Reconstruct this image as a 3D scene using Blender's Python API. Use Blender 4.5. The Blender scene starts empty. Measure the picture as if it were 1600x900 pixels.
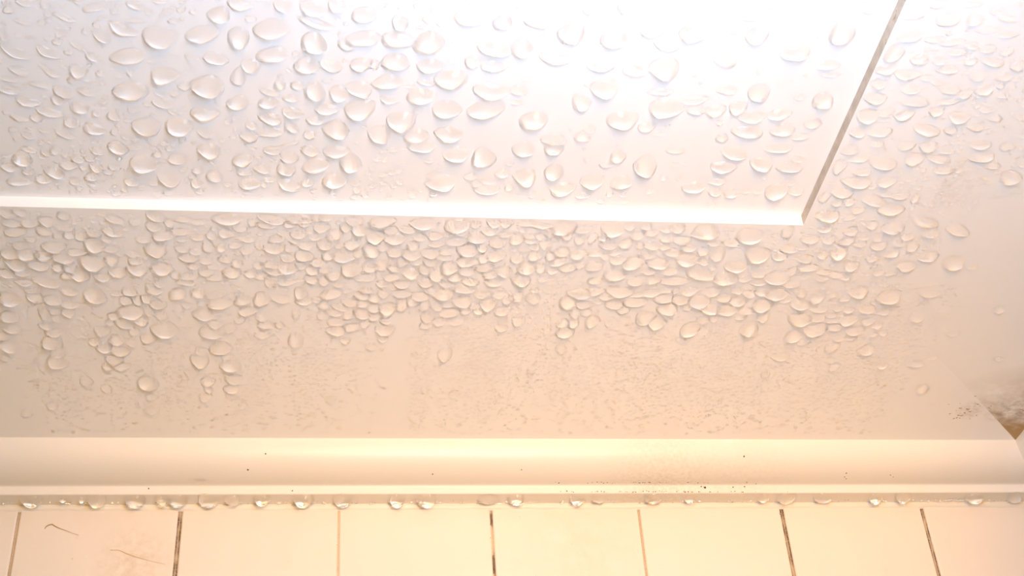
import bpy, math, random
import numpy as np
from mathutils import Vector, noise as mnoise

# ------------------------------------------------------------------ camera, world, lights, exposure
C = bpy.context.scene.collection
scene = bpy.context.scene
ZC = 2.30                                   # height of the trim's ceiling edge above the floor (m)

cam_data = bpy.data.cameras.new('camera')
cam_data.sensor_fit = 'HORIZONTAL'; cam_data.sensor_width = 36.0
cam_data.lens = 2105.24 / 1600 * 36.0
cam_data.clip_start = 0.01
cam = bpy.data.objects.new('camera', cam_data); C.objects.link(cam)
cam.location = (-0.1003379, -0.80402, ZC - 0.43578782)
cam.rotation_euler = (math.radians(125.79256661), math.radians(3.4693358), math.radians(-6.44191053))
scene.camera = cam

world = bpy.data.worlds.new('world'); scene.world = world; world.use_nodes = True
world.node_tree.nodes['Background'].inputs[0].default_value = (1.0, 0.66, 0.12, 1)
world.node_tree.nodes['Background'].inputs[1].default_value = 0.29

SPOT_ANGLE = 50
def lamp(name, kind, loc, target, power, color, size):
    d = bpy.data.lights.new(name, kind); d.energy = power; d.color = color
    if kind == 'AREA': d.shape = 'DISK'; d.size = size
    elif kind == 'SPOT': d.shadow_soft_size = size; d.spot_size = math.radians(SPOT_ANGLE); d.spot_blend = 1.0
    else: d.shadow_soft_size = size
    o = bpy.data.objects.new(name, d); C.objects.link(o); o.location = loc
    o.rotation_euler = (Vector(target) - Vector(loc)).to_track_quat('-Z', 'Y').to_euler()
    return o
COOL = lamp('cool_lamp', 'POINT', (0.02, -0.63, ZC - 0.21), (0, 0, ZC), 8.4, (0.565, 0.735, 1.0), 0.12)
WARM = lamp('warm_lamp', 'SPOT', (0.06, -1.25, ZC - 0.34), (0.075, 0, ZC - 0.07), 53.0, (0.93, 0.425, 0.03), 0.20)

scene.view_settings.view_transform = 'Standard'
scene.view_settings.look = 'None'
scene.view_settings.gamma = 1.0
scene.view_settings.use_curve_mapping = False
scene.view_settings.exposure = 0.0
try:
    scene.cycles.use_denoising = True
    scene.cycles.max_bounces = 24
    scene.cycles.transmission_bounces = 20
    scene.cycles.diffuse_bounces = 12
    scene.cycles.sample_clamp_indirect = 0.0
    scene.cycles.blur_glossy = 0.0
except Exception:
    pass

# measured layout of the droplets: x, y, width, depth (mm), turn (deg), on panel, place in the photo
BIG = """-31.3 -327.7 18.1 14.3 -17 1 760 172
50.8 -359.3 14.5 16.0 -31 1 1037 110
130.1 -386.3 12.2 16.4 -31 1 1315 55
-132.9 -374.6 16.6 12.7 -22 1 425 47
57.0 -333.1 17.3 14.1 -10 1 1040 170
-163.7 -336.6 15.1 15.5 -23 1 325 137
-182.8 -367.0 15.8 13.5 -28 1 250 60
-62.0 -369.6 15.1 13.9 -23 1 670 70
-43.6 -387.2 15.9 11.7 -3 1 737 27
2.9 -379.2 13.2 14.5 -16 1 892 55
-199.4 -331.4 16.1 13.6 -22 1 205 145
-49.9 -346.5 15.5 13.7 -23 1 705 127
23.5 -377.2 14.7 12.8 -16 1 960 62
60.1 -383.2 14.6 12.6 -23 1 1085 52
-76.0 -370.7 16.2 11.2 10 1 622 65
-30.2 -339.8 17.0 12.1 -2 1 767 145
-30.8 -368.1 16.5 11.4 3 1 775 77
-92.5 -324.7 16.1 13.4 -23 1 562 172
37.1 -322.9 15.9 13.4 -24 1 972 190
24.5 -344.9 13.1 14.7 -24 1 945 140
-72.0 -316.7 15.4 13.7 -24 1 627 192
-92.0 -370.7 16.1 10.3 -9 1 567 62
-114.4 -366.7 12.6 13.0 -16 1 490 70
-7.4 -319.8 13.5 14.6 -17 1 832 192
-198.3 -354.0 15.8 10.3 -16 1 200 90
-163.6 -369.8 14.9 11.0 -28 1 317 55
-76.9 -356.5 14.2 11.6 -9 1 617 100
111.2 -373.6 14.7 11.0 -3 1 1242 82
-232.9 -205.8 15.7 15.0 15 0 145 412
96.8 -243.7 16.9 14.4 -2 0 1102 362
-148.1 -367.9 10.6 13.7 10 1 372 62
-29.4 -291.5 13.1 15.5 -17 1 755 250
55.2 -289.0 12.5 16.4 -25 1 1007 262
-103.9 -309.4 13.6 13.8 -17 1 525 205
-194.6 -307.4 15.0 12.4 -23 1 230 200
-50.8 -326.6 14.4 12.4 -24 1 697 172
-133.4 -358.4 16.2 9.6 -22 1 425 87
-49.2 -271.7 16.0 12.9 -17 1 690 287
90.1 -382.8 11.0 12.5 -17 1 1182 57
-198.9 -280.3 14.1 13.2 -17 1 225 257
131.1 -224.8 15.6 14.8 -1 0 1182 400
-114.3 -387.8 14.0 9.1 10 1 490 15
-183.0 -342.6 15.3 10.7 -34 1 257 120
-63.7 -334.8 14.0 11.3 -17 1 657 152
-113.9 -334.7 10.9 14.0 -16 1 492 147
-18.9 -368.9 10.4 13.1 -3 1 815 77
-80.1 -343.6 14.6 10.1 -16 1 605 130
-48.6 -308.2 15.2 10.9 4 1 700 212
-12.9 -385.8 14.3 9.2 9 1 842 35
-2.4 -363.3 14.8 9.7 10 1 867 92
-179.3 -308.1 13.3 12.5 -23 1 280 200
39.5 -384.0 11.9 10.9 -3 1 1017 47
100.9 -345.4 10.0 14.4 -24 1 1185 147
122.0 -241.8 14.4 14.4 -2 0 1170 370
-91.7 -385.3 12.1 10.0 -3 1 570 25
-117.5 -352.2 13.6 10.7 -29 1 480 105
11.5 -395.0 12.4 9.8 -3 1 930 15
-198.5 -370.6 13.9 8.3 32 1 192 47
-166.5 -317.5 14.3 10.4 -16 1 320 180
18.5 -244.7 15.6 12.3 -2 0 882 352
-217.9 -160.0 15.9 14.0 -1 0 205 490
134.6 -341.2 11.5 11.7 -25 1 1285 160
-104.4 -270.8 12.3 13.9 5 1 522 285
-235.4 -174.9 13.4 15.9 -10 0 150 465
-159.5 -245.4 15.6 11.0 -2 0 355 340
-60.4 -355.1 12.7 9.9 -2 1 672 105
-92.8 -338.6 13.2 10.2 18 1 562 140
-39.4 -244.7 14.4 12.3 -2 0 715 345
-82.6 -306.9 11.1 12.9 -10 1 592 212
-96.5 -284.8 11.9 13.5 -24 1 547 257
-94.3 -204.5 12.6 15.8 14 0 550 422
-6.3 -277.3 12.6 13.8 19 1 820 280
130.1 -272.4 13.3 13.5 11 1 1212 300
102.4 -317.3 17.6 8.6 10 1 1167 207
-166.0 -291.2 11.6 12.0 5 1 327 237
14.3 -268.9 15.2 10.8 -17 1 877 297
149.0 -204.0 15.5 14.1 13 0 1215 435
-200.8 -143.8 15.3 15.8 -26 0 257 517
186.4 -152.7 15.1 15.2 -1 0 1272 516
-113.6 -379.1 15.8 6.7 17 1 492 37
-64.4 -306.3 12.7 11.0 -10 1 650 215
173.5 -403.3 12.6 8.5 3 0 1480 32
-198.1 -218.1 13.7 12.6 -10 0 245 392
-43.5 -294.2 13.0 11.3 -2 1 712 242
29.4 -276.0 13.4 11.6 -10 1 925 285
177.3 -304.4 14.9 10.5 11 0 1380 256
194.2 -266.5 16.6 11.3 17 0 1390 330
167.9 -288.6 18.0 8.9 11 0 1337 286
81.9 -396.0 14.2 8.1 20 1 1167 22
120.3 -319.4 14.1 9.5 -2 1 1222 205
-114.1 -282.5 14.5 10.4 -24 1 492 260
99.7 -301.6 15.3 9.9 11 1 1147 240
-155.8 -381.6 11.5 9.1 -28 1 342 25
25.9 -396.7 10.9 9.0 -3 1 980 12
155.5 -381.4 9.5 12.3 14 0 1392 85
-230.0 -221.1 12.4 12.4 -1 0 147 385
-9.8 -299.3 12.2 11.1 -10 1 817 235
44.6 -244.8 13.9 12.3 12 0 957 352
-282.3 -171.1 12.9 13.2 -1 0 15 468
102.1 -327.9 14.7 8.4 -2 1 1175 185
103.6 -203.9 19.0 10.7 20 0 1095 432
-247.4 -354.1 13.7 6.7 34 1 25 82
78.7 -366.5 13.9 8.7 21 1 1132 95
159.0 -392.6 12.2 8.0 -3 0 1420 57
227.6 -311.5 15.2 9.2 10 0 1532 246
-265.4 -129.9 14.1 13.0 8 0 82 537
59.1 -187.2 16.0 12.5 14 0 967 457
-29.5 -384.0 9.5 10.1 -3 1 785 37
14.4 -334.2 9.6 12.2 -31 1 907 162
-84.2 -220.6 11.2 14.2 -1 0 580 395
8.2 -282.3 10.8 12.6 -10 1 865 271
144.9 -151.9 12.9 15.5 -1 0 1168 516
221.3 -187.0 16.0 14.1 25 0 1387 465
-92.4 -354.5 10.6 9.8 -16 1 565 102
156.9 -338.7 12.3 9.9 10 0 1350 182
-197.2 -201.0 13.3 13.1 -25 0 252 422
116.4 -293.6 13.4 11.0 17 1 1190 257
91.9 -218.9 14.4 12.8 20 0 1072 407
118.3 -201.5 15.8 13.1 26 0 1132 437
-214.8 -90.8 13.3 15.8 0 0 232 602
173.6 -162.1 16.3 13.8 20 0 1247 501
37.1 -356.9 13.7 8.0 10 1 992 112
167.1 -368.0 13.9 7.5 3 0 1417 117
-250.8 -218.8 13.7 10.0 6 0 85 387
-79.1 -245.9 14.4 10.1 -10 0 597 345
218.1 -256.1 18.1 9.3 17 0 1445 350
-174.6 -141.6 15.5 12.0 7 0 330 521
177.8 -349.8 16.7 7.0 10 0 1430 160
-122.4 -246.5 15.9 8.9 -10 0 467 337
82.3 -331.6 11.9 9.3 -10 1 1117 175
156.7 -351.1 12.0 8.7 -2 0 1362 155
-103.8 -293.2 12.6 10.2 -24 1 525 238
-71.6 -231.4 12.9 11.6 -1 0 617 376
-32.0 -223.5 13.1 11.8 -1 0 730 392
44.9 -275.3 12.6 10.6 -10 1 970 287
161.1 -259.7 14.6 10.5 12 0 1292 340
201.1 -191.1 14.6 11.8 -1 0 1340 457
88.7 -198.6 19.6 8.5 -1 0 1052 440
-146.4 -387.7 11.1 7.3 -3 1 375 10
-158.8 -354.9 11.5 7.9 18 1 337 92
-107.8 -323.5 12.6 8.6 -16 1 512 172
-31.1 -356.5 12.1 8.1 -2 1 770 105
20.4 -359.1 14.0 7.1 3 1 940 105
191.2 -329.8 16.0 8.1 21 0 1447 205
-260.0 -186.9 15.1 9.4 25 0 72 442
-60.8 -299.1 14.4 8.1 -2 1 660 230
-136.4 -246.5 14.9 8.8 13 0 425 337
62.4 -215.1 13.4 14.2 32 0 990 412
131.6 -291.6 13.7 9.0 -2 1 1232 262
-144.1 -174.3 10.7 15.3 -1 0 410 470
-102.6 -334.9 10.1 10.3 -16 1 530 147
-47.1 -201.2 11.6 13.5 -1 0 682 430
0.3 -196.6 11.8 13.6 -1 0 812 440
177.8 -227.5 12.1 12.2 -1 0 1310 397
-73.4 -165.9 12.0 14.4 -1 0 605 486
-42.2 -181.5 11.9 14.0 -1 0 692 462
30.9 -175.6 12.2 14.1 -1 0 887 475
79.2 -161.7 13.0 14.3 6 0 1007 498
87.1 -156.2 12.7 14.4 -1 0 1025 507
108.4 -179.1 13.5 13.7 14 0 1092 472
108.8 -151.0 12.8 14.4 -1 0 1077 516
-40.4 -207.2 12.5 12.2 -1 0 702 420
121.5 -305.9 16.8 6.8 -2 1 1215 232
-265.4 -110.8 12.8 13.5 -1 0 90 568
4.7 -306.9 13.8 8.0 -2 1 865 220
-247.4 -209.0 13.8 9.1 15 0 100 405
-135.5 -315.5 11.6 8.7 19 1 422 187
115.4 -330.8 12.2 8.3 -2 1 1217 180
-187.5 -268.2 12.6 9.4 36 1 265 282
-192.8 -230.4 13.2 10.1 -17 0 257 370
-273.3 -202.6 12.6 10.2 33 0 25 415
-210.1 -199.6 12.6 10.6 6 0 215 423
-58.0 -245.8 12.7 10.1 -10 0 660 345
84.9 -273.5 13.0 9.5 -2 1 1085 293
96.6 -290.1 13.6 9.1 11 1 1130 262
76.0 -215.2 14.7 10.6 13 0 1027 412
53.6 -202.4 14.7 10.9 13 0 960 432
182.5 -274.0 16.1 9.1 23 0 1365 315
-167.5 -169.4 14.8 11.5 -25 0 345 476
-177.9 -159.2 13.5 11.6 16 0 317 492
-170.0 -126.2 14.8 12.4 -18 0 345 546
-150.2 -326.0 10.7 10.3 -40 1 372 162
186.3 -404.1 9.1 8.4 -3 0 1522 32
-257.3 -281.2 10.5 10.7 58 1 35 250
-82.0 -233.2 10.2 12.7 -1 0 587 372
192.5 -308.1 12.4 10.4 21 0 1427 250
249.7 -296.7 14.4 10.4 30 0 1577 278
247.4 -221.4 15.3 12.0 28 0 1487 412
-182.8 -113.9 11.2 15.4 -1 0 312 566
147.0 -176.1 13.5 13.6 20 0 1190 478
-221.7 -343.5 9.5 8.7 41 1 122 112
-143.1 -350.7 10.4 8.9 44 1 392 105
-149.3 -343.3 7.3 11.7 11 1 372 122
93.1 -334.4 10.3 9.3 -10 1 1152 170
155.8 -370.7 10.2 8.4 -2 0 1382 110
204.2 -339.8 12.3 8.8 15 0 1497 185
-265.2 -211.5 11.7 11.2 -17 0 45 400
5.6 -300.5 10.6 10.1 -17 1 865 233
121.8 -213.7 13.7 11.7 19 0 1150 417
2.5 -208.6 11.7 12.1 -1 0 822 420
196.7 -317.5 12.1 9.2 10 0 1450 231
201.4 -251.3 14.6 10.5 23 0 1395 357
-290.2 -125.6 11.7 12.9 -1 0 15 543
152.6 -187.4 13.7 12.1 13 0 1212 461
49.1 -374.1 13.1 6.8 15 1 1042 72
167.5 -327.4 13.3 7.3 -2 0 1375 207
-261.8 -201.4 13.0 9.2 16 0 60 417
-127.3 -266.2 13.7 8.6 28 1 452 291
-25.4 -267.1 13.6 8.7 5 1 760 297
-98.8 -215.3 13.9 9.5 -1 0 537 402
-247.3 -322.0 12.7 6.3 12 1 45 160
-238.2 -314.9 12.9 6.4 12 1 80 177
-135.8 -306.2 14.5 6.9 -17 1 422 207
-210.0 -291.4 11.5 8.8 43 1 185 232
-149.9 -284.5 12.4 9.2 -30 1 380 252
-274.2 -211.0 11.3 10.0 24 0 17 400
-31.2 -213.3 12.4 10.8 -1 0 730 410
-285.3 -153.5 12.2 11.1 -1 0 15 497
-75.8 -381.4 7.9 9.3 -3 1 625 37
-190.7 -177.4 9.6 13.7 16 0 277 462
-125.9 -134.4 10.3 15.1 -1 0 462 535
-219.7 -304.7 11.2 7.6 28 1 147 202
-103.8 -390.2 8.8 8.2 -22 1 527 10
-128.6 -279.4 9.6 10.4 -2 1 447 265
-90.6 -239.0 10.4 11.4 -17 0 562 361
-62.4 -218.7 13.1 9.5 -1 0 642 398
-15.6 -218.3 10.6 11.9 -1 0 775 402
-120.4 -214.9 10.3 11.9 -1 0 475 402
-129.2 -204.5 11.8 12.1 -32 0 450 420
-61.4 -200.6 10.7 12.3 -1 0 642 430
108.2 -223.9 9.1 13.8 -1 0 1120 400
223.1 -320.4 12.8 7.3 -2 0 1530 227
-105.5 -180.1 14.5 10.2 -26 0 517 461
-15.6 -172.7 11.1 12.9 -1 0 762 477
36.1 -184.8 14.3 10.1 6 0 905 460
70.4 -177.0 14.2 10.1 -1 0 992 473
90.9 -170.6 13.1 12.7 21 0 1042 485
126.6 -171.4 12.7 12.6 14 0 1135 485
70.1 -338.7 13.3 6.5 -9 1 1085 157
-261.8 -263.6 13.3 7.1 -2 1 30 285
-224.4 -319.0 9.5 8.3 28 1 125 170
-127.6 -388.8 9.0 7.4 10 1 442 10
-106.4 -352.6 10.5 8.1 37 1 517 105
-135.9 -326.6 9.8 8.5 -2 1 420 162
-40.4 -359.1 9.7 8.0 -3 1 740 97
165.1 -412.9 8.9 6.8 -24 0 1465 6
169.9 -377.7 10.1 7.4 -3 0 1437 95
175.8 -339.6 10.6 8.0 -2 0 1412 182
-243.5 -271.3 10.1 9.0 30 1 85 271
-240.4 -193.5 11.0 10.6 -1 0 127 432
-27.8 -234.8 11.3 10.4 -1 0 745 372
-136.5 -221.3 11.1 10.5 -1 0 427 390
154.5 -300.5 7.7 12.7 -2 0 1310 262
162.8 -279.9 13.0 9.1 17 0 1315 302
238.6 -250.8 16.6 9.3 32 0 1495 361
231.2 -226.2 12.3 9.8 -1 0 1450 402
221.3 -216.6 14.6 10.0 18 0 1415 417
-165.2 -109.2 12.9 12.8 26 0 360 573
-74.1 -146.1 12.2 12.2 -1 0 601 517
-30.7 -175.3 12.0 11.6 -1 0 722 472
116.0 -171.0 13.7 11.4 14 0 1107 485
-233.3 -354.8 11.1 5.9 34 1 75 82
-254.6 -329.7 11.3 6.1 4 1 15 141
-230.2 -329.4 10.5 7.1 42 1 100 145
-124.7 -320.4 10.7 7.6 11 1 457 177
129.3 -365.8 12.6 6.0 -2 1 1292 102
155.9 -405.1 10.9 6.2 3 0 1425 25
205.6 -378.4 12.6 6.5 14 0 1550 97
185.6 -372.1 11.1 6.6 -2 0 1480 110
172.2 -358.4 11.2 6.8 -2 0 1422 140
-147.5 -267.2 11.5 8.5 -10 1 390 287
-268.2 -230.9 12.9 7.5 -2 0 25 363"""
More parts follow.
